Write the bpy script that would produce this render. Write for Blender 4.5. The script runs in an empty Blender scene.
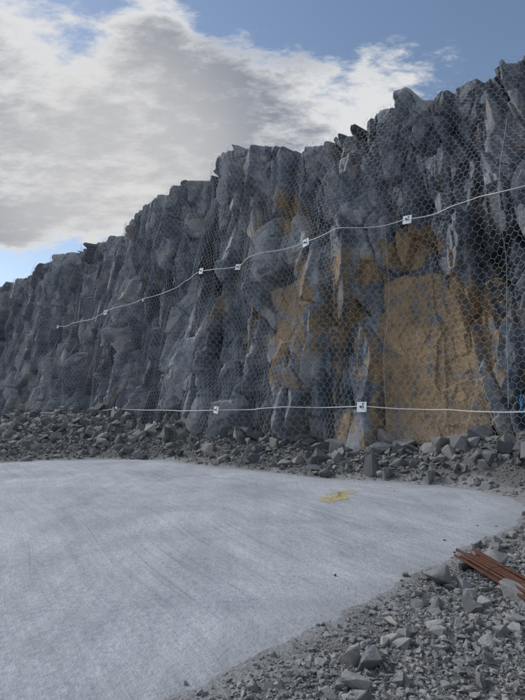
import bpy, bmesh, math, random
import numpy as np
from mathutils import Vector, Matrix
random.seed(7); rng=np.random.default_rng(7)
scene=bpy.context.scene
F=509.0; HOR=410.0; TH=math.atan((HOR-350)/F); EYE=1.7
P0=np.array([5.95,11.54]); DIR=np.array([-0.703,0.711]); DIR/=np.linalg.norm(DIR)
NRM=np.array([-DIR[1],DIR[0]])  # toward the camera side
if NRM@(-P0)<0: NRM=-NRM
BAT=0.10
def ray(px,py):
    u=(px-262.5)/F; v=(350-py)/F
    return np.array([u, math.cos(TH)-v*math.sin(TH), math.sin(TH)+v*math.cos(TH)])
def to_wall(px,py,off=0.0):
    d=ray(px,py); N=np.array([NRM[0],NRM[1],BAT])
    o=np.array([0,0,EYE]); P=np.array([P0[0],P0[1],0])
    t=(off-N@(o-P))/(N@d); X=o+t*d
    return float((X[:2]-P0)@DIR), float(X[2])
def to_ground(px,py,z=0.0):
    d=ray(px,py); t=(z-EYE)/d[2]; return np.array([d[0]*t,d[1]*t])
# ---------- noise ----------
def h2(i,j,k):
    x=np.sin(i*127.1+j*311.7+k*74.7)*43758.5453
    return x-np.floor(x)
def vnoise(x,y,k=0):
    i=np.floor(x);j=np.floor(y);fx=x-i;fy=y-j
    fx=fx*fx*(3-2*fx);fy=fy*fy*(3-2*fy)
    a=h2(i,j,k);b=h2(i+1,j,k);c=h2(i,j+1,k);d=h2(i+1,j+1,k)
    return (a*(1-fx)+b*fx)*(1-fy)+(c*(1-fx)+d*fx)*fy
def fbm(x,y,k=0,o=4):
    s=0;a=.5;t=0
    for n in range(o):
        s=s+a*vnoise(x*2**n,y*2**n,k+n*13);t+=a;a*=.5
    return s/t*2-1
def vor(u,v,k):
    i0=np.floor(u);j0=np.floor(v)
    b=np.full(u.shape,9.0);b2=np.full(u.shape,9.0)
    bi=i0.copy();bj=j0.copy();bu=u*0;bv=v*0
    for di in(-1,0,1):
        for dj in(-1,0,1):
            i=i0+di;j=j0+dj
            cu=i+.08+.84*h2(i,j,k);cv=j+.08+.84*h2(i,j,k+1)
            d=(u-cu)**2+(v-cv)**2
            m=d<b
            b2=np.where(m,b,np.minimum(b2,d))
            bi=np.where(m,i,bi);bj=np.where(m,j,bj);bu=np.where(m,u-cu,bu);bv=np.where(m,v-cv,bv)
            b=np.where(m,d,b)
    return h2(bi,bj,k+2)*2-1,h2(bi,bj,k+3)*2-1,h2(bi,bj,k+4)*2-1,bu,bv,b2-b
def sst(a,b,x):
    t=np.clip((x-a)/(b-a),0,1);return t*t*(3-2*t)
def poly_sd(x,y,poly):
    d=np.full(x.shape,1e9);ins=np.zeros(x.shape,bool);n=len(poly)
    for a in range(n):
        x1,y1=poly[a];x2,y2=poly[(a+1)%n];ex=x2-x1;ey=y2-y1
        t=np.clip(((x-x1)*ex+(y-y1)*ey)/(ex*ex+ey*ey+1e-12),0,1)
        d=np.minimum(d,np.hypot(x-x1-t*ex,y-y1-t*ey))
        c=((y1>y)!=(y2>y))&(x<(x2-x1)*(y-y1)/((y2-y1) if y2!=y1 else 1e-9)+x1)
        ins^=c
    return np.where(ins,d,-d)
# ---------- wall description ----------
tp=[(0,288),(20,282),(45,268),(75,252),(100,240),(140,221),(160,205),(185,188),(205,178),(222,166),(238,151),(262,150),(290,151),(312,145),(335,132),(350,122),(372,113),(400,102),(430,88),(465,72),(495,60),(525,47)]
T=sorted([to_wall(*p) for p in tp]); TS=np.array([a for a,_ in T]);TZ=np.array([b for _,b in T])
TS=np.concatenate([[-25],TS,[TS[-1]+10,TS[-1]+30]]);TZ=np.concatenate([[9.7],TZ,[TZ[-1]+.3,8.5]])
def top(s):
    b=np.interp(s,TS,TZ)
    r1,r2,_,du,_,_=vor(s/1.6,s*0+.5,91); q1,q2,_,dv,_,_=vor(s/.5,s*0+.5,77)
    return b+.11*r1+.22*r2*du+.07*q1+.1*q2*dv-.03
FACE=[to_wall(*p) for p in [(376,280),(392,272),(432,270),(452,296),(466,345),(480,390),(490,425),(480,448),(378,448)]]
FACE2=[to_wall(*p) for p in [(270,290),(298,278),(320,324),(302,350),(278,335)]]
FACE3=[to_wall(*p) for p in [(335,408),(372,408),(374,470),(345,475)]]
RIGHT=[to_wall(*p) for p in [(455,285),(560,240),(600,520),(512,500),(486,415)]]
BUT=[to_wall(*p) for p in [(213,300),(232,300),(262,440),(205,445)]]
def disp(s,z):
    wu=.20*fbm(s*.25,z*.2,5,2); wv=.25*fbm(s*.3,z*.2,9,2)
    lean=np.interp(s,[-5,0,6,14,30],[-.22,-.15,.02,.16,.22])
    u=s+lean*(z-4)+wu; v=z+wv
    a1,a2,a3,au,av,ae=vor(u/2.3,(v+.2*s)/4.8,1)
    b1,b2,b3,bu,bv,be=vor(u/.86+.3,(v-.35*s)/2.8,11)
    e1,e2,e3,eu,ev,ee=vor((u+.10*v)/.58+.7,(v+.25*s)/1.45,81)
    c1,c2,c3,cu,cv,ce=vor((u-.2*v)/.31,(v+.4*s)/.62+.2*a1,31)
    d1,d2,d3,du,dv,de=vor((u+.3*v)/.14,(v-.3*s)/.22,51)
    D=.44*a1+.85*a2*au-.5*a3*av
    Db=.26*b1+.78*b2*bu-.40*b3*bv
    De=.11*e1+.40*e2*eu+.2*e3*ev
    Dc=.05*c1+.18*c2*cu+.12*c3*cv
    Dd=.014*d1+.05*d2*du+.04*d3*dv
    rough=np.clip(.1+1.6*(vnoise(s*.5,z*.4,71)-.2),.08,1.15)
    r2=np.clip(1.8*(vnoise(s*.9,z*.7,75)-.25),.04,1.1)
    crack=-.26*np.exp(-(be/.035)**2)-.10*np.exp(-(ee/.03)**2)*rough
    det=Db+De*(.45+.65*rough)+Dc*rough+Dd*r2+crack
    det=det+.010*fbm(s*3,z*3,41,4)
    m1=sst(0,.06,poly_sd(s,z,FACE)+.06*fbm(s*2,z*2,61,3)+.05*e1)
    m2=sst(0,.06,poly_sd(s,z,FACE2)+.12*e1)
    m3=sst(0,.06,poly_sd(s,z,FACE3)+.06*fbm(s*2,z*2,63,3))
    mr=sst(-.04,.06,poly_sd(s,z,RIGHT)+.1*b1)
    mb=sst(-.1,.1,poly_sd(s,z,BUT)+.1*c1)
    D=D+det
    f=-.28+.05*(s-3)-.02*(z-3)+.09*Db+.02*fbm(s*.8,z*.8,33,3)+.22*Dc*rough-.03*(c1>.7)-.05*(e1>.55)+.25*Dd
    D=D*(1-m1)+f*m1
    D=D*(1-m2)+(.12+.15*det+.10*(s-9)+.3*Dc)*m2
    D=D*(1-m3)+(.32+.15*det)*m3
    D=D+.38*mr*(1-m1)+.3*mb
    D=np.clip(D,-1.35,1.3)
    tone=.5+.2*b2+.24*e1+.18*c1+.14*a1+.12*d1
    return D,tone*(1-.6*m1)+.5*.6*m1
ORG=[(430,345,66,84,1.1),(297,315,30,52,1.12),(292,216,12,26,1.05),(400,246,31,24,1.1),(352,268,30,20,1.02),(408,436,78,32,1.12),(292,368,22,28,.8),(345,330,28,52,.72),(262,240,10,28,.6),(465,330,20,50,.65),(440,180,14,18,.45),(250,330,9,36,.55),(225,300,8,30,.45),(300,430,26,18,.5),(350,180,8,25,.4)]
def orange(s,z):
    m=np.zeros(s.shape)
    for (px,py,rx,ry,w) in ORG:
        cs,cz=to_wall(px,py);rs=abs(to_wall(px-rx,py)[0]-to_wall(px+rx,py)[0])/2
        rz=abs(to_wall(px,py-ry)[1]-to_wall(px,py+ry)[1])/2
        q=((s-cs)/rs)**2+((z-cz)/rz)**2
        m=np.maximum(m,w*np.clip(1.25-q*.8,0,1.1))
    m=np.maximum(m,1.15*sst(-.15,.1,poly_sd(s,z,FACE)))
    m=np.maximum(m,.95*sst(-.1,.1,poly_sd(s,z,FACE2)))
    return m
def wpos(s,z,off):
    o=off-BAT*z
    return np.stack([P0[0]+s*DIR[0]+o*NRM[0],P0[1]+s*DIR[1]+o*NRM[1],z+0*s],-1)
# ---------- mesh helpers ----------
def mkmesh(name,V,Fc,mat=None,attrs=None,smooth=False,parent=None):
    me=bpy.data.meshes.new(name);V=np.asarray(V,np.float32).reshape(-1,3);Fc=np.asarray(Fc,np.int32)
    k=Fc.shape[1];n=len(Fc)
    me.vertices.add(len(V));me.vertices.foreach_set('co',V.ravel())
    me.loops.add(n*k);me.loops.foreach_set('vertex_index',Fc.ravel())
    me.polygons.add(n);me.polygons.foreach_set('loop_start',np.arange(0,n*k,k,dtype=np.int32))
    me.polygons.foreach_set('loop_total',np.full(n,k,np.int32))
    me.polygons.foreach_set('use_smooth',np.full(n,smooth,bool))
    me.update(calc_edges=True)
    for an,av in (attrs or {}).items():
        at=me.attributes.new(an,'FLOAT','POINT');at.data.foreach_set('value',np.asarray(av,np.float32).ravel())
    ob=bpy.data.objects.new(name,me);scene.collection.objects.link(ob)
    if mat:me.materials.append(mat)
    if parent:ob.parent=parent
    return ob
def gridfaces(nu,nv,flip=False):
    i,j=np.meshgrid(np.arange(nu-1),np.arange(nv-1),indexing='ij')
    a=(i*nv+j).ravel();b=a+nv;c=b+1;d=a+1
    return np.stack([a,d,c,b] if flip else [a,b,c,d],-1)
def tubes(A,B,r,n=3):
    A=np.asarray(A,float);B=np.asarray(B,float);d=B-A;d/=np.linalg.norm(d,axis=1,keepdims=True)+1e-9
    up=np.where(np.abs(d[:,2:3])>.8,[[1.0,0,0]],[[0,0,1.0]])
    x=np.cross(d,up);x/=np.linalg.norm(x,axis=1,keepdims=True);y=np.cross(d,x)
    V=[]
    for P in(A,B):
        for k in range(n):
            a=2*math.pi*k/n;V.append(P+r*(math.cos(a)*x+math.sin(a)*y))
    V=np.stack(V,1);N=len(A)
    f=[[k,(k+1)%n,n+(k+1)%n,n+k] for k in range(n)]
    Fc=(np.array(f)[None]+(np.arange(N)*2*n)[:,None,None]).reshape(-1,4)
    return V.reshape(-1,3),Fc
def path_tube(name,pts,r,mat,n=8,parent=None,cyc=False):
    cu=bpy.data.curves.new(name,'CURVE');cu.dimensions='3D';sp=cu.splines.new('POLY');sp.points.add(len(pts)-1)
    for p,q in zip(sp.points,pts):p.co=(*[float(c) for c in q],1)
    sp.use_cyclic_u=cyc;cu.bevel_depth=r;cu.bevel_resolution=2;cu.use_fill_caps=True
    tmp=bpy.data.objects.new(name+'_c',cu);scene.collection.objects.link(tmp)
    me=bpy.data.meshes.new_from_object(tmp);bpy.data.objects.remove(tmp)
    me.materials.clear();me.materials.append(mat);me.name=name
    ob=bpy.data.objects.new(name,me);scene.collection.objects.link(ob)
    for p in me.polygons:p.use_smooth=True
    if parent:ob.parent=parent
    return ob
# ---------- materials ----------
class NB:
    def __init__(s,name):
        s.m=bpy.data.materials.new(name);s.m.use_nodes=True;s.t=s.m.node_tree;s.n=s.t.nodes
        s.b=s.n['Principled BSDF'];s.b.inputs['Roughness'].default_value=.85
        s.b.inputs['Specular IOR Level'].default_value=.3
        s.co=s.n.new('ShaderNodeTexCoord').outputs['Object']
    def set(s,sock,v):
        if isinstance(v,bpy.types.NodeSocket):s.t.links.new(v,sock)
        else:sock.default_value=v
    def noise(s,scale,det=6,rough=.6,dist=0,vec=None):
        n=s.n.new('ShaderNodeTexNoise');s.set(n.inputs['Vector'],vec or s.co);n.inputs['Scale'].default_value=scale
        n.inputs['Detail'].default_value=det;n.inputs['Roughness'].default_value=rough;n.inputs['Distortion'].default_value=dist
        return n.outputs['Fac']
    def mapping(s,sc=(1,1,1),rot=(0,0,0),vec=None):
        n=s.n.new('ShaderNodeMapping');s.set(n.inputs['Vector'],vec or s.co);n.inputs['Scale'].default_value=sc;n.inputs['Rotation'].default_value=rot
        return n.outputs[0]
    def attr(s,name):
        n=s.n.new('ShaderNodeAttribute');n.attribute_name=name;return n.outputs['Fac']
    def math(s,op,a,b=0,c=0,clamp=False):
        n=s.n.new('ShaderNodeMath');n.operation=op;n.use_clamp=clamp
        s.set(n.inputs[0],a);s.set(n.inputs[1],b);s.set(n.inputs[2],c);return n.outputs[0]
    def mr(s,v,a,b,c=0,d=1):
        n=s.n.new('ShaderNodeMapRange');n.interpolation_type='SMOOTHSTEP'
        for k,x in zip((0,1,2,3,4),(v,a,b,c,d)):s.set(n.inputs[k],x)
        return n.outputs[0]
    def ramp(s,v,cols):
        n=s.n.new('ShaderNodeValToRGB');s.set(n.inputs[0],v);e=n.color_ramp.elements
        while len(e)<len(cols):e.new(.5)
        for el,(p,c) in zip(e,cols):el.position=p;el.color=(*c,1)
        return n.outputs[0]
    def mix(s,f,a,b,mode='MIX'):
        n=s.n.new('ShaderNodeMix');n.data_type='RGBA';n.blend_type=mode;s.set(n.inputs[0],f)
        s.set(n.inputs[6],a if isinstance(a,bpy.types.NodeSocket) else (*a,1));s.set(n.inputs[7],b if isinstance(b,bpy.types.NodeSocket) else (*b,1));return n.outputs[2]
    def bump(s,h,st=.5,dist=.02,nrm=None):
        n=s.n.new('ShaderNodeBump');s.set(n.inputs['Height'],h);n.inputs['Strength'].default_value=st;n.inputs['Distance'].default_value=dist
        if nrm:s.set(n.inputs['Normal'],nrm)
        return n.outputs[0]
    def out(s,col,nrm=None,rough=None):
        s.set(s.b.inputs['Base Color'],col)
        if nrm:s.set(s.b.inputs['Normal'],nrm)
        if rough is not None:s.set(s.b.inputs['Roughness'],rough)
        return s.m
def simple(name,col,rough=.6,metal=0,var=.15,scale=30,bump=True):
    b=NB(name);b.b.inputs['Metallic'].default_value=metal
    n=b.noise(scale,3);c=b.mix(n,tuple(x*(1-var) for x in col),tuple(min(1,x*(1+var)) for x in col))
    return b.out(c,b.bump(n,.2,.005) if bump else None,rough)
# rock face
b=NB('quarry_rock')
tone=b.attr('tone');n1=b.noise(.9,4,.65,.4);n2=b.noise(9,5,.75)
t=b.math('ADD',b.math('MULTIPLY',tone,.62),b.math('MULTIPLY',n1,.38))
t=b.math('ADD',t,b.math('MULTIPLY',b.math('SUBTRACT',n2,.5),.6))
gray=b.ramp(t,[(.15,(.042,.052,.066)),(.42,(.105,.120,.142)),(.62,(.20,.22,.247)),(.82,(.38,.395,.415))])
om=b.attr('orange');on=b.noise(1.3,5,.72,.8)
vs=b.noise(1,3,.6,vec=b.mapping((3,3,.5)))
of=b.math('ADD',om,b.math('MULTIPLY',b.math('SUBTRACT',b.math('ADD',on,b.math('MULTIPLY',vs,.7)),.85),3.4))
of=b.math('ADD',of,b.math('MULTIPLY',b.math('SUBTRACT',tone,.5),-.4))
of=b.math('ADD',of,b.math('MULTIPLY',b.math('SUBTRACT',n2,.5),.8))
of=b.mr(of,.42,1.12)
st=b.mr(b.math('ADD',n1,b.math('MULTIPLY',tone,.2)),.62,.8,0,.3)
of=b.math('MAXIMUM',b.math('MULTIPLY',of,.92),st)
oc=b.ramp(b.math('ADD',b.math('MULTIPLY',on,.6),b.math('MULTIPLY',n2,.4)),[(.3,(.11,.08,.052)),(.45,(.21,.145,.080)),(.58,(.33,.225,.118)),(.75,(.38,.31,.215))])
col=b.mix(of,gray,oc)
dz=b.n.new('ShaderNodeSeparateXYZ');b.set(dz.inputs[0],b.co)
low=b.mr(dz.outputs[2],2.2,.2,0,.45);low=b.math('MULTIPLY',low,b.mr(n1,.35,.65))
seep=b.mr(vs,.6,.78,0,.2)
col=b.mix(b.math('MAXIMUM',low,seep),col,(.28,.29,.30))
ROCK=b.out(col,b.bump(n2,.6,.035),.8)
def stone_mat(name,m):
    b=NB(name);tone=b.attr('tone');n=b.noise(14,4,.75)
    t=b.math('ADD',b.math('MULTIPLY',tone,.75),b.math('MULTIPLY',n,.35))
    g=lambda *c:tuple(x*m for x in c)
    c=b.ramp(t,[(.1,g(.085,.092,.102)),(.45,g(.17,.178,.188)),(.8,g(.28,.284,.288)),(1,g(.36,.335,.30))])
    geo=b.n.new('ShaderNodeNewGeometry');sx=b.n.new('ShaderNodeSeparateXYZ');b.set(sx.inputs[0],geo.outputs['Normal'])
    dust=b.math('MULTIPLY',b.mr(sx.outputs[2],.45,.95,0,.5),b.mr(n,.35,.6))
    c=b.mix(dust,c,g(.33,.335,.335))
    return b.out(c,b.bump(n,.7,.025),.9)
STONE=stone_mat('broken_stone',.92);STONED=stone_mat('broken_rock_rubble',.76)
# gravel ground
b=NB('gravel_dirt');pm=b.attr('pad');n=b.noise(1.1,5,.7,.3)
f=b.noise(18,5,.8);g=b.noise(60,2,.6)
c=b.ramp(b.math('ADD',b.math('MULTIPLY',n,.4),b.math('MULTIPLY',f,.6)),[(.3,(.07,.07,.072)),(.5,(.15,.148,.146)),(.7,(.26,.255,.25))])
c=b.mix(b.mr(g,.5,.3,.0,.5),c,(.06,.06,.06))
df=b.math('MULTIPLY',b.mr(b.math('ADD',pm,b.math('MULTIPLY',b.math('SUBTRACT',n,.5),1.6)),-.5,.05,0,.85),b.mr(f,.3,.6,.3,1))
c=b.mix(df,c,(.36,.375,.395))
hh=b.math('ADD',b.math('MULTIPLY',g,1.0),b.math('MULTIPLY',f,1.8))
DIRT=b.out(c,b.bump(hh,.9,.025),.95)
# pad
b=NB('dusty_concrete')
ang=math.radians(-30)
warp=b.n.new('ShaderNodeTexNoise');warp.inputs['Scale'].default_value=.12;warp.inputs['Detail'].default_value=1;b.set(warp.inputs['Vector'],b.co)
vm=b.n.new('ShaderNodeVectorMath');vm.operation='MULTIPLY_ADD';b.set(vm.inputs[0],warp.outputs['Color']);vm.inputs[1].default_value=(1.6,1.6,0);b.set(vm.inputs[2],b.co)
wc=vm.outputs[0]
rotm_=b.mapping((1,1,1),(0,0,ang),wc)
s2=b.noise(1,5,.72,.3,vec=b.mapping((7,.4,1),vec=rotm_))
s3=b.noise(1,5,.7,.4,vec=b.mapping((3.0,.3,1),(0,0,math.radians(-66)),wc))
bl=b.noise(.5,6,.68,.6);fi=b.noise(16,5,.8)
t=b.math('ADD',b.math('MULTIPLY',s2,.18),b.math('MULTIPLY',s3,.15))
t=b.math('ADD',t,b.math('MULTIPLY',bl,.35));t=b.math('ADD',t,b.math('MULTIPLY',fi,.32))
c=b.ramp(t,[(.38,(.22,.245,.285)),(.46,(.34,.372,.42)),(.53,(.44,.475,.525)),(.62,(.60,.635,.68))])
pits=b.noise(34,3,.6);c=b.mix(b.math('MULTIPLY',b.mr(pits,.36,.28,0,.6),b.mr(bl,.45,.6)),c,(.16,.17,.18))
sc=b.noise(1,2,.5,.1,vec=b.mapping((14,.22,1),vec=rotm_));c=b.mix(b.mr(sc,.64,.69,0,.4),c,(.22,.245,.28))
pa=b.attr('edge')
c=b.mix(b.math('MULTIPLY',b.mr(pa,.8,-.05,0,.8),b.mr(fi,.4,.62)),c,(.24,.245,.25))
hh=b.math('ADD',b.math('MULTIPLY',s2,.8),b.math('MULTIPLY',fi,1.3))
PAD=b.out(c,b.bump(hh,.8,.03),.75)
WIRE=simple('galvanised_wire',(.38,.40,.42),.6,0,.1,10,False)
CABLE=simple('pale_cable',(.60,.62,.63),.55,0,.1,80,False)
PLATE=simple('white_plate',(.70,.75,.80),.45,0,.08)
DARK=simple('dark_steel',(.06,.065,.07),.5,.6)
RUST=simple('rusty_steel',(.085,.036,.024),.85,0,.6,25)
BLUE=simple('blue_paint',(.05,.22,.5),.5,0,.2)
# ---------- cliff ----------
S=np.concatenate([np.arange(-26,-6,.25),np.arange(-6,16,.027),np.arange(16,44,.042),np.arange(44,72,.3)])
NT=350;t=np.linspace(0,1,NT)
tops=top(S);zz=-.3+(tops[:,None]+.3)*t[None]
SS=np.repeat(S[:,None],NT,1)
D,tn=disp(SS,zz)
for _ in range(2):
    Dn=D.copy();Dn[1:-1]=(D[:-2]+2*D[1:-1]+D[2:])/4;Dn[:,1:-1]=(Dn[:,:-2]+2*Dn[:,1:-1]+Dn[:,2:])/4
    w_=np.clip((np.abs(Dn-D)-.012)/.03,0,1);D=D*(1-w_)+Dn*w_
cre=np.clip((zz-(tops[:,None]-.2))/.2,0,1)
D2=D-.10*cre**2
V=wpos(SS,zz,D2)
og=orange(SS,zz)
bs=[.15,.4,.8,1.4,2.4,4,7,12,25,50]
Vb=[];
for bb in bs:
    z=tops+.12*fbm(S*.8,S*0+bb,5,3)*min(1,bb)+.02*bb
    Vb.append(wpos(S,tops,D2[:,-1]-bb)*[1,1,0]+np.stack([0*z,0*z,z],-1))
V=np.concatenate([V,np.stack(Vb,1)],1)
nv=NT+len(bs)
tn=np.concatenate([tn,np.repeat(tn[:,-1:],len(bs),1)],1);og=np.concatenate([og,np.zeros((len(S),len(bs)))],1)
mkmesh('rock_cliff',V,gridfaces(len(S),nv,True),ROCK,{'tone':tn,'orange':og})
# ---------- ground ----------
pp=[(200,700),(250,672),(300,645),(350,612),(400,588),(440,566),(475,547),(505,532),(528,520),(535,508),(515,497),(480,490),(440,485),(380,480),(320,478),(270,472),(215,466),(165,460),(100,459),(40,460),(0,463)]
poly=[tuple(to_ground(*p)) for p in pp]
poly+=[(-13,19.5),(-20,26),(-36,44),(-60,60),(-60,-30),(-6,-30),(-3.5,-6),(-1.9,.5)]
def qdist(x,y): return (x-P0[0])*NRM[0]+(y-P0[1])*NRM[1]
def sdist(x,y): return (x-P0[0])*DIR[0]+(y-P0[1])*DIR[1]
def padsd(x,y): return poly_sd(x,y,poly)+.16*fbm(x*.9,y*.9,101,4)+.05*fbm(x*5,y*5,105,2)
def gz(x,y,sd=None):
    if sd is None:sd=padsd(x,y)
    q=np.maximum(qdist(x,y),0);s=sdist(x,y);pd=np.maximum(-sd,0)
    r=pd/(pd+q+.01);H=np.interp(s,[-6,-1,1,5,8,13,20,28,40],[.5,.9,.95,.45,.85,1.1,1.3,1.4,1.5])
    tal=H*r**1.3*sst(8,3,q)*(1+.6*fbm(x*.6,y*.6,111,3))
    base=np.where(sd>0,-.035*sst(0,.35,sd),.025*sst(0,.8,-sd))
    rough=sst(.1,-.4,sd)
    near=np.exp(-((x)**2+(y)**2)/4000)
    return base+tal+rough*near*(.035*fbm(x*1.3,y*1.3,121,4)+.012*fbm(x*9,y*9,131,3)+.008)
def axis(lo,a,b_,hi,step,n=14):
    g1=lo+(a-lo)*(1-(1-np.linspace(0,1,n,endpoint=False))**3);g2=np.arange(a,b_,step);g3=b_+(hi-b_)*np.linspace(0,1,n)**3
    return np.unique(np.concatenate([g1,g2,g3]))
gx=np.unique(np.concatenate([axis(-1500,-32,9,1500,.11),np.arange(-.8,4.5,.035)]));gy=np.unique(np.concatenate([axis(-1500,-1,38,1500,.11),np.arange(2.2,7,.035)]))
X,Y=np.meshgrid(gx,gy,indexing='ij');sd=padsd(X,Y);Z=gz(X,Y,sd)
mkmesh('ground',np.stack([X,Y,Z],-1),gridfaces(len(gx),len(gy)),DIRT,{'pad':np.clip(sd,-3,3)},smooth=True)
px_=np.concatenate([np.arange(-60,-14,1.0),np.arange(-14,8,.12)]);py_=np.concatenate([np.arange(-30,0,1.0),np.arange(0,24,.12),np.arange(24,60,1.0)])
X,Y=np.meshgrid(px_,py_,indexing='ij');sd=padsd(X,Y)
Z=.008*fbm(X*.7,Y*.7,141,3)-.006
Fc=gridfaces(len(px_),len(py_));keep=(sd.ravel()[Fc]>-.25).all(1)
mkmesh('concrete_pad',np.stack([X,Y,Z],-1),Fc[keep],PAD,{'edge':np.clip(sd,-1,3)},smooth=True)
# ---------- loose stones ----------
VAR=[]
for k in range(26):
    r=np.random.default_rng(100+k);npt=[10,13,17,22][k%4]
    pts=r.uniform(-1,1,(npt,3));pts/=np.maximum(np.abs(pts).max(1,keepdims=True),.6);pts*=r.uniform(.75,1,(npt,1))
    pts*=[1,r.uniform(.6,.95),r.uniform(.45,.85)]
    bm=bmesh.new()
    for p in pts:bm.verts.new(p)
    o=bmesh.ops.convex_hull(bm,input=bm.verts)
    bmesh.ops.delete(bm,geom=[v for v in bm.verts if not v.link_faces],context='VERTS')
    if k%2==0: bmesh.ops.bevel(bm,geom=list(bm.edges),offset=.07,segments=1,affect='EDGES')
    bmesh.ops.triangulate(bm,faces=bm.faces);bm.verts.index_update()
    VAR.append((np.array([v.co[:] for v in bm.verts]),np.array([[v.index for v in f.verts] for f in bm.faces])));bm.free()
def rotm(n,tilt=1.0):
    a=rng.uniform(0,2*math.pi,n);ca,sa=np.cos(a),np.sin(a);Z_=np.zeros(n);O=np.ones(n)
    Rz=np.stack([np.stack([ca,-sa,Z_],-1),np.stack([sa,ca,Z_],-1),np.stack([Z_,Z_,O],-1)],1)
    b_=rng.normal(0,tilt,n);c,s_=np.cos(b_),np.sin(b_)
    Rx=np.stack([np.stack([O,Z_,Z_],-1),np.stack([Z_,c,-s_],-1),np.stack([Z_,s_,c],-1)],1)
    b2=rng.uniform(0,6.28,n);c2,s2=np.cos(b2),np.sin(b2)
    R2=np.stack([np.stack([c2,-s2,Z_],-1),np.stack([s2,c2,Z_],-1),np.stack([Z_,Z_,O],-1)],1)
    return Rz@Rx@R2
def stones(name,P,sz,tilt=.5,mat=None):
    Vs=[];Fs=[];Ts=[];o=0;vi=rng.integers(0,len(VAR),len(P))
    for k,(bv,bf) in enumerate(VAR):
        m=np.where(vi==k)[0]
        if not len(m):continue
        R=rotm(len(m),tilt);sc=sz[m,None,None]*rng.uniform(.7,1.3,(len(m),1,3))
        W=np.einsum('nij,nvj->nvi',R,bv[None]*sc)+P[m][:,None]
        Vs.append(W.reshape(-1,3));Fs.append((bf[None]+(o+np.arange(len(m))*len(bv))[:,None,None]).reshape(-1,3));o+=len(m)*len(bv)
        Ts.append(np.repeat(rng.uniform(0,1,len(m)),len(bv)))
    return mkmesh(name,np.concatenate(Vs),np.concatenate(Fs),mat or STONE,{'tone':np.concatenate(Ts)})
n=110000;s=rng.uniform(-8,40,n);q=rng.uniform(-.4,8,n);xy=P0+s[:,None]*DIR+q[:,None]*NRM
sd=padsd(xy[:,0],xy[:,1]);r=np.clip(-sd,0,99)/(np.clip(-sd,0,99)+np.maximum(q,0)+.01)
keep=(sd<-.02)&(rng.uniform(0,1,n)<.35+1.0*r)
xy=xy[keep];r=r[keep];n=len(xy)
sz=.019*(1/(1-rng.uniform(0,.996,n)))**.54*(.65+.8*r);sz=np.minimum(sz,.34)
P=np.column_stack([xy,gz(xy[:,0],xy[:,1])+sz*.25])
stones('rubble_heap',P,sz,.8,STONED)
bp=[(320,452,.34),(300,462,.2),(275,462,.2),(335,468,.16),(205,440,.4),(150,438,.4),(120,442,.3),(95,430,.38),(480,466,.2),(505,462,.28),(378,473,.13),(425,470,.12),(250,455,.24),(175,448,.3),(228,452,.24),(60,436,.42),(30,440,.35),(15,430,.45),(265,460,.2),(355,466,.14),(330,440,.34),(190,436,.5),(222,440,.4),(316,435,.4),(240,440,.42),(135,430,.45),(478,450,.34),(492,445,.4),(505,440,.4)]
P=[];sz=[]
for a,b_,z in bp:
    g=to_ground(a,b_+6,.35)
    for _ in range(60):
        if float(padsd(np.array([g[0]]),np.array([g[1]]))[0])<-z-.3 :break
        g=g-NRM*.08
    P.append([g[0],g[1],float(gz(np.array([g[0]]),np.array([g[1]]))[0])+z*.15]);sz.append(z)
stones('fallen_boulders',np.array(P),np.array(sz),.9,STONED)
def scatter(n,x0,x1,y0,y1,smin,smax,pw,edge=0.0,fall=.3):
    x=rng.uniform(x0,x1,n);y=rng.uniform(y0,y1,n);sd=padsd(x,y)
    clump=.45+.55*vnoise(x*1.6,y*1.6,151)
    keep=(sd<edge)&(rng.uniform(0,1,n)<np.clip((edge-sd)/fall,0.08,1)*clump)&(qdist(x,y)>1)
    x=x[keep];y=y[keep];u=rng.uniform(0,1,len(x));s=smin*(1-u*(1-(smin/smax)**pw))**(-1/pw)
    return np.column_stack([x,y,gz(x,y)+s*.2]),s
A=[scatter(80000,-1.2,4.2,2.0,6.5,.006,.03,1.5,.1,.5),scatter(34000,0,9,5.5,13,.009,.045,1.6,.1,.6),scatter(4600,-.6,4.5,2.3,7,.020,.075,1.7,-.08,.6),scatter(2800,1,9,6,12,.03,.13,1.8,-.05,.6),scatter(2500,-3,8,-4,2.2,.01,.08,1.6,.1,.4)]
ld=[(395,627,.07),(365,669,.10),(353,656,.06),(355,695,.08),(425,606,.05),(418,596,.05),(470,600,.06),(440,655,.06),(500,640,.08),(480,690,.07),(510,600,.07),(322,680,.035),(405,575,.05),(460,632,.05),(430,575,.06),(488,668,.06),(400,690,.05),(325,630,.03),(280,690,.04)]
Pl=np.array([[*to_ground(a,b_),0] for a,b_,_ in ld]);sl=np.array([c for *_,c in ld]);Pl[:,2]=gz(Pl[:,0],Pl[:,1])+sl*.35
stones('gravel',np.concatenate([a[0] for a in A]+[Pl]),np.concatenate([a[1] for a in A]+[sl]),.45)
x=rng.uniform(-9,5,900);y=rng.uniform(2.5,15,900);sd=padsd(x,y);k=(sd>.1)&(rng.uniform(0,1,900)<np.exp(-sd/.5)*.8)
stones('stone_crumbs',np.column_stack([x[k],y[k],np.full(k.sum(),.004)]),rng.uniform(.005,.018,k.sum()),.4)
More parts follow.
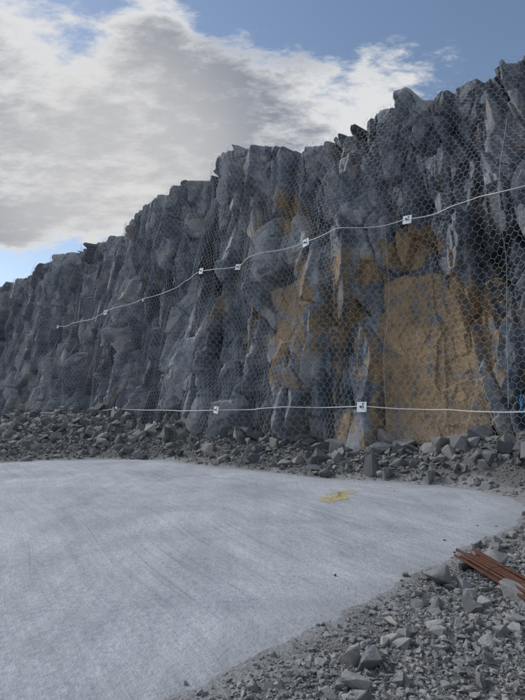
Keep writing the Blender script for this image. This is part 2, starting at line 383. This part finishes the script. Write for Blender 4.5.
# ---------- netting ----------
ds=.1;sg=np.arange(-8,42,ds);zg=np.arange(0,12,ds);SG,ZG=np.meshgrid(sg,zg,indexing='ij')
DG,_=disp(SG,ZG);M=DG.copy()
for ax in(0,1):
    B=M.copy()
    for k in range(-3,4):B=np.maximum(B,np.roll(M,k,ax))
    M=B
for _ in range(3):
    for ax in(0,1):M=(np.roll(M,1,ax)+np.roll(M,-1,ax)+np.roll(M,2,ax)+np.roll(M,-2,ax)+M)/5
NG=M
def netoff(s,z):
    a=np.clip((s-sg[0])/ds,0,len(sg)-2);c=np.clip(z/ds,0,len(zg)-2);i=a.astype(int);j=c.astype(int);fa=a-i;fc=c-j
    m=(NG[i,j]*(1-fa)*(1-fc)+NG[i+1,j]*fa*(1-fc)+NG[i,j+1]*(1-fa)*fc+NG[i+1,j+1]*fa*fc)+.03
    return np.maximum(m,disp(s,z)[0]+.03)
tsx=lambda px:to_wall(px,180)[0]
sf=np.arange(-8,42,.1);tf=top(sf);tm=tf.copy()
for k in range(-3,4):tm=np.maximum(tm,np.roll(tf,k))
for _ in range(2):tm=(np.roll(tm,1)+tm+np.roll(tm,-1))/3
bulge=lambda s:.22*np.exp(-((s-tsx(196))/.6)**2)+.12*np.exp(-((s-tsx(300))/.8)**2)
def nettop(s):
    t0=np.interp(s,sf,tm);o=netoff(s,t0);dd,_=disp(s,t0-.3)
    return t0-.45*np.clip(o-dd,0,1)+bulge(s)
hw=.1;hh_=.155;am=.036
ni=int(46/hw);nk=int(11.5/hh_)
I,K=np.meshgrid(np.arange(ni),np.arange(nk),indexing='ij')
s_=-6+I*hw+.02*fbm(I*.3,K*.3,161,2)+.12*fbm(I*.03,K*.05,163,2)
z_=.75+K*hh_+np.where((I+K)%2==0,am,-am)+.015*fbm(I*.3,K*.3,162,2)+.25*fbm(I*.04,K*.02,165,2)
nt=nettop(s_);valid=(z_<nt)&(z_>.55)
VV=wpos(s_,z_,netoff(s_,z_)+.015*(1+fbm(s_*1.5,z_*1.5,170,2)));VV=VV.reshape(-1,3)
idx=(I*nk+K)
e1=np.stack([idx[:-1].ravel(),idx[1:].ravel()],-1)
mk=((I+K)%2==0)[:,:-1];e2=np.stack([idx[:,:-1][mk],idx[:,1:][mk]],-1)
va=valid.ravel()
e1=e1[va[e1].all(1)];e2=e2[va[e2].all(1)]
v1,f1=tubes(VV[e1[:,0]],VV[e1[:,1]],.0029);v2,f2=tubes(VV[e2[:,0]],VV[e2[:,1]],.0046)
mkmesh('rockfall_netting',np.concatenate([v1,v2]),np.concatenate([f1,f2+len(v1)]),WIRE)
# ---------- cables ----------
def cable(name,pix,r,off=.06,sag=.05,mat=None):
    sz_=[to_wall(a,b_,.45) for a,b_ in pix];sz_.sort()
    ss=np.array([a for a,_ in sz_]);zz_=np.array([c for _,c in sz_])
    if ss[-1]-ss[0]>2:
        s=np.arange(ss[0],ss[-1],.15);z=np.interp(s,ss,zz_)
        for a,c in zip(ss[:-1],ss[1:]):
            m=(s>=a)&(s<=c);z=z-np.where(m,sag*np.sin(np.pi*(s-a)/(c-a)),0)
        sk=np.arange(ss[0],ss[-1]+1.5,1.5);o_=np.interp(s,sk,netoff(sk,np.interp(sk,s,z)))
        o_=np.maximum(o_,netoff(s,z)-.02)
    else:
        z=np.arange(zz_.min(),zz_.max(),.15);o=np.argsort(zz_);s=np.interp(z,zz_[o],ss[o]);o_=netoff(s,z)
    z=z+.012*fbm(s*2,z*2,180,2)
    for _ in range(3):o_[1:-1]=np.maximum(o_[1:-1],(o_[:-2]+o_[2:])/2)
    return path_tube(name,wpos(s,z,o_+off),r,mat or CABLE)
mid=[(620,165),(525,187),(480,195),(398,215),(345,231),(307,243),(270,255),(238,267),(205,272),(180,281),(140,299),(110,313),(80,321),(50,326)]
lowc=[(620,418),(525,412),(440,410),(360,406),(290,407),(226,410),(170,410),(120,409),(70,412),(20,413)]
cable('support_cable',mid,.014);cable('support_cable',lowc,.014,sag=.03)
for a,(y0,y1) in {377:(220,404),500:(110,408),246:(200,408)}.items():
    cable('lacing_cable',[(a,y0),(a,y1)],.0048,.02,mat=WIRE)
# ---------- anchor plates ----------
def anchor(px,py,size,rot,k):
    s,z=to_wall(px,py,.5);p=wpos(np.array(s),np.array(z),netoff(np.array([s]),np.array([z]))[0]+.10)
    e=bpy.data.objects.new('anchor_plate',None);scene.collection.objects.link(e);e.location=[float(c) for c in p]
    yaw=math.atan2(NRM[1],NRM[0])+math.pi/2
    e.rotation_euler=(math.radians(-6),math.radians(rot),yaw+random.uniform(-.05,.35))
    def part(name,bm,mat,loc=(0,0,0)):
        me=bpy.data.meshes.new(name);bm.to_mesh(me);bm.free();me.materials.append(mat);o=bpy.data.objects.new(name,me);scene.collection.objects.link(o);o.parent=e;o.location=loc
    bm=bmesh.new();bmesh.ops.create_cube(bm,size=1);bmesh.ops.scale(bm,vec=(size,.014,size*.95),verts=bm.verts)
    bmesh.ops.bevel(bm,geom=list(bm.edges),offset=.005,segments=2,affect='EDGES');part('plate',bm,PLATE)
    bm=bmesh.new();bmesh.ops.create_cone(bm,cap_ends=True,segments=20,radius1=size*.15,radius2=size*.10,depth=.02);bmesh.ops.rotate(bm,matrix=Matrix.Rotation(math.pi/2,3,'X'),verts=bm.verts);part('washer',bm,WIRE,(-size*.05,-.0175,size*.02))
    bm=bmesh.new();bmesh.ops.create_cone(bm,cap_ends=True,segments=6,radius1=size*.08,radius2=size*.08,depth=.035);bmesh.ops.rotate(bm,matrix=Matrix.Rotation(math.pi/2,3,'X'),verts=bm.verts);part('nut',bm,DARK,(-size*.05,-.044,size*.02))
    bm=bmesh.new();bmesh.ops.create_cone(bm,cap_ends=True,segments=10,radius1=size*.04,radius2=size*.04,depth=.30);bmesh.ops.rotate(bm,matrix=Matrix.Rotation(math.pi/2,3,'X'),verts=bm.verts);part('anchor_bar',bm,DARK,(-size*.05,.05,size*.02))
    bm=bmesh.new()
    vs=[bm.verts.new(v) for v in [(-.03*size,-.0105,.32*size),(.28*size,-.0105,.38*size),(.30*size,-.0105,.31*size),(.14*size,-.0105,.26*size),(.26*size,-.0105,-.1*size),(.2*size,-.0105,-.12*size),(.07*size,-.0105,.24*size)]]
    bm.faces.new(vs);part('painted_mark',bm,DARK)
for k,a in enumerate([(398,215,.27,4),(307,243,.27,-12),(238,267,.24,8),(205,272,.25,5),(110,313,.26,-5),(360,407,.30,0),(226,410,.26,6),(51,326,.2,3),(121,409,.2,0),(19,412,.25,0),(141,300,.12,0)]):
    anchor(*a,k)
# ---------- rods ----------
e=bpy.data.objects.new('steel_rod_bundle',None);scene.collection.objects.link(e)
r2=random.Random(3)
a0=to_ground(466,553,.12);a1=to_ground(536,592,.12);dd=(a1-a0)/np.linalg.norm(a1-a0);pr=np.array([-dd[1],dd[0]])
zg0=float(gz(np.array([a0[0]]),np.array([a0[1]]))[0])
for k in range(13):
    lay=0 if k<7 else 1;kk=k if k<7 else k-7+.5
    lat=(kk-3)*.045+r2.uniform(-.012,.012);st=r2.uniform(-.18,.2)+(.1 if lay else 0)
    A_=a0+pr*lat+dd*st;B_=A_+dd*3.2+pr*r2.uniform(-.09,.09);z=zg0+.105+.036*lay
    path_tube('rod_%d'%(k+1),[(*A_,z),(*((A_+B_)/2),z-.015),(*B_,z-.01)],.0145,RUST,parent=e)
for k,f in enumerate((.25,2.4)):
    c=a0+dd*f;path_tube('skid_%d'%(k+1),[(*(c-pr*.2),zg0+.05),(*(c+pr*.2),zg0+.05)],.038,DARK,parent=e)
w=a0+dd*.7;ww=[(*(w+pr*(.18*math.cos(t_))),zg0+.118+.06*math.sin(t_)) for t_ in np.linspace(0,6.28,20)[:-1]]
path_tube('tie_wire',ww,.003,DARK,parent=e,cyc=True)
gp=np.array([to_ground(492,543),to_ground(478,549),to_ground(505,540)]);stones('dark_rocks',np.column_stack([gp,[.06,.05,.05]]),np.array([.12,.08,.10]),.3,STONED)
# ---------- yellow spray mark ----------
bY=NB('yellow_spray_paint');n=bY.noise(28,5,.8);u=bY.noise(6,4)
bY.set(bY.b.inputs['Alpha'],bY.mr(bY.math('ADD',n,bY.math('MULTIPLY',u,.5)),.64,.88,0,.8))
YEL=bY.out((.62,.50,.18,1),None,.8)
V=[];Fc=[]
for st in [[(318,499),(330,498),(345,494),(357,491)],[(320,501),(336,500),(352,497)],[(326,494),(338,493),(350,490),(356,490)],[(330,503),(340,492),(344,500)],[(322,496),(335,502)]]:
    g=[to_ground(*p) for p in st];pts=[]
    for a,c in zip(g[:-1],g[1:]):pts+= [a+(c-a)*t_ for t_ in np.linspace(0,1,8,endpoint=False)]
    pts.append(g[-1]);o=len(V);pts=np.array(pts);dn=np.gradient(pts,axis=0);dn/=np.linalg.norm(dn,axis=1,keepdims=True)
    zo=.006+.002*len(Fc)/100
    for p,d_ in zip(pts,dn):
        w_=.075*random.uniform(.6,1.4);nn=np.array([-d_[1],d_[0]])*w_
        V+=[(*(p-nn),zo),(*(p+nn),zo)]
    for k in range(len(pts)-1):Fc.append([o+2*k,o+2*k+2,o+2*k+3,o+2*k+1])
mkmesh('yellow_paint_mark',np.array(V),Fc,YEL)
def onnet(px,py,off=.08):
    s,z=to_wall(px,py,.5);return wpos(np.array(s),np.array(z),float(netoff(np.array([s]),np.array([z]))[0])+off)
path_tube('blue_rope',[onnet(*p) for p in [(514,394),(512,400),(515,405),(512,411),(515,414),(513,405),(515,398)]],.012,BLUE)
path_tube('blue_rope',[onnet(*p) for p in [(361,413),(362,420),(360,426),(363,430)]],.008,BLUE)
# ---------- world ----------
w=bpy.data.worlds.new('World');scene.world=w;w.use_nodes=True;nt_=w.node_tree;N=nt_.nodes;L=nt_.links;bg=N['Background']
SUN_EL=math.radians(38);SUN_AZ=math.radians(-60)
sky=N.new('ShaderNodeTexSky');sky.sky_type='NISHITA';sky.sun_disc=False;sky.sun_elevation=SUN_EL;sky.sun_rotation=SUN_AZ;sky.air_density=1.0;sky.dust_density=.4;sky.ozone_density=1.5
tc=N.new('ShaderNodeTexCoord').outputs['Generated']
def wm(op,a,b_=0,c=0,clamp=False):
    n=N.new('ShaderNodeMath');n.operation=op;n.use_clamp=clamp
    for k,x in enumerate((a,b_,c)):
        if isinstance(x,bpy.types.NodeSocket):L.new(x,n.inputs[k])
        else:n.inputs[k].default_value=x
    return n.outputs[0]
def wmr(v,a,b_,c=0,d=1):
    n=N.new('ShaderNodeMapRange');n.interpolation_type='SMOOTHSTEP';L.new(v,n.inputs[0])
    for k,x in zip((1,2,3,4),(a,b_,c,d)):n.inputs[k].default_value=x
    return n.outputs[0]
def wnoise(sc,det,ro,di,vec):
    n=N.new('ShaderNodeTexNoise');n.inputs['Scale'].default_value=sc;n.inputs['Detail'].default_value=det;n.inputs['Roughness'].default_value=ro;n.inputs['Distortion'].default_value=di;L.new(vec,n.inputs['Vector']);return n.outputs['Fac']
sep=N.new('ShaderNodeSeparateXYZ');L.new(tc,sep.inputs[0])
den=wm('ADD',wm('MAXIMUM',sep.outputs[2],0),.35)
cv=N.new('ShaderNodeCombineXYZ');L.new(wm('DIVIDE',sep.outputs[0],den),cv.inputs[0]);L.new(wm('DIVIDE',sep.outputs[1],den),cv.inputs[1])
mp=N.new('ShaderNodeMapping');L.new(cv.outputs[0],mp.inputs[0]);mp.inputs['Rotation'].default_value=(0,0,math.radians(-25));mp.inputs['Scale'].default_value=(1,1.9,1)
cvv=mp.outputs[0]
na=wnoise(2.4,5,.6,.15,cvv);nb=wnoise(15,6,.66,.15,cvv);nc=wnoise(2.2,3,.5,.1,cvv)
def blob(px,py,ri,ro,wt):
    d=ray(px,py);d/=np.linalg.norm(d)
    v=N.new('ShaderNodeVectorMath');v.operation='DOT_PRODUCT';L.new(tc,v.inputs[0]);v.inputs[1].default_value=[float(c) for c in d]
    return wmr(v.outputs['Value'],math.cos(math.radians(ro)),math.cos(math.radians(ri)),0,wt)
acc=0.0
for q in [(10,110,6,15,.66),(110,150,5,15,.66),(200,130,3,12,.5),(270,115,2,10,.5),(340,105,1,8,.52),(420,90,0,8,.56),(20,236,1,5,.5),(150,14,0,5,.3),(55,75,2,8,.25),(390,70,0,5,.2)]:
    o=blob(*q);acc=wm('ADD',o,acc)
neg=wm('ADD',blob(60,260,0,4,.5),blob(0,275,0,4,.4));neg=wm('ADD',neg,blob(330,5,2,11,.4));neg=wm('ADD',neg,blob(480,10,3,11,.4));neg=wm('ADD',neg,blob(60,-15,2,8,.5));neg=wm('ADD',neg,blob(225,5,1,7,.3))
back=wmr(sep.outputs[1],.45,-.2,0,.42)
acc=wm('ADD',wm('MINIMUM',acc,.8),back);acc=wm('SUBTRACT',acc,neg)
dens=wm('ADD',acc,wm('MULTIPLY',wm('SUBTRACT',na,.5),1.2));dens=wm('ADD',dens,wm('MULTIPLY',wm('SUBTRACT',nb,.5),1.15))
cov=wmr(dens,.05,.48)
thick=wmr(wm('ADD',dens,wm('MULTIPLY',wm('SUBTRACT',nc,.5),1.6)),.38,1.0)
glow=blob(120,185,3,18,1.0)
rp=N.new('ShaderNodeMix');rp.data_type='RGBA';L.new(thick,rp.inputs[0]);rp.inputs[6].default_value=(7.3,7.4,7.55,1);rp.inputs[7].default_value=(2.7,2.95,3.5,1)
g2=N.new('ShaderNodeMix');g2.data_type='RGBA';L.new(wm('MULTIPLY',glow,.6),g2.inputs[0]);L.new(rp.outputs[2],g2.inputs[6]);g2.inputs[7].default_value=(7.0,6.9,6.8,1)
bk=N.new('ShaderNodeMix');bk.data_type='RGBA';L.new(wmr(sep.outputs[1],.2,-.4),bk.inputs[0]);L.new(g2.outputs[2],bk.inputs[6]);bk.inputs[7].default_value=(5.4,6.0,7.0,1)
sk=N.new('ShaderNodeMix');sk.data_type='RGBA';sk.blend_type='MULTIPLY';sk.inputs[0].default_value=1;L.new(sky.outputs[0],sk.inputs[6]);sk.inputs[7].default_value=(1.5,1.4,1.3,1)
mx=N.new('ShaderNodeMix');mx.data_type='RGBA';L.new(cov,mx.inputs[0]);L.new(sk.outputs[2],mx.inputs[6]);L.new(bk.outputs[2],mx.inputs[7])
L.new(mx.outputs[2],bg.inputs['Color']);bg.inputs['Strength'].default_value=.1
w.cycles.sampling_method='MANUAL';w.cycles.sample_map_resolution=256
# ---------- sun ----------
sl_=bpy.data.lights.new('sun','SUN');sl_.energy=2.5;sl_.angle=math.radians(8);sl_.color=(1,.96,.9)
so=bpy.data.objects.new('sun',sl_);scene.collection.objects.link(so)
sv=Vector((math.sin(SUN_AZ)*math.cos(SUN_EL),math.cos(SUN_AZ)*math.cos(SUN_EL),math.sin(SUN_EL)))
so.rotation_euler=sv.to_track_quat('Z','Y').to_euler()
# ---------- camera ----------
cd=bpy.data.cameras.new('camera');cd.sensor_fit='VERTICAL';cd.sensor_height=24;cd.lens=F/700*24;cd.clip_end=5000;cd.clip_start=.05
co=bpy.data.objects.new('camera',cd);scene.collection.objects.link(co);co.location=(0,0,EYE);co.rotation_euler=(math.pi/2+TH,0,0)
scene.camera=co
scene.view_settings.view_transform='Standard'
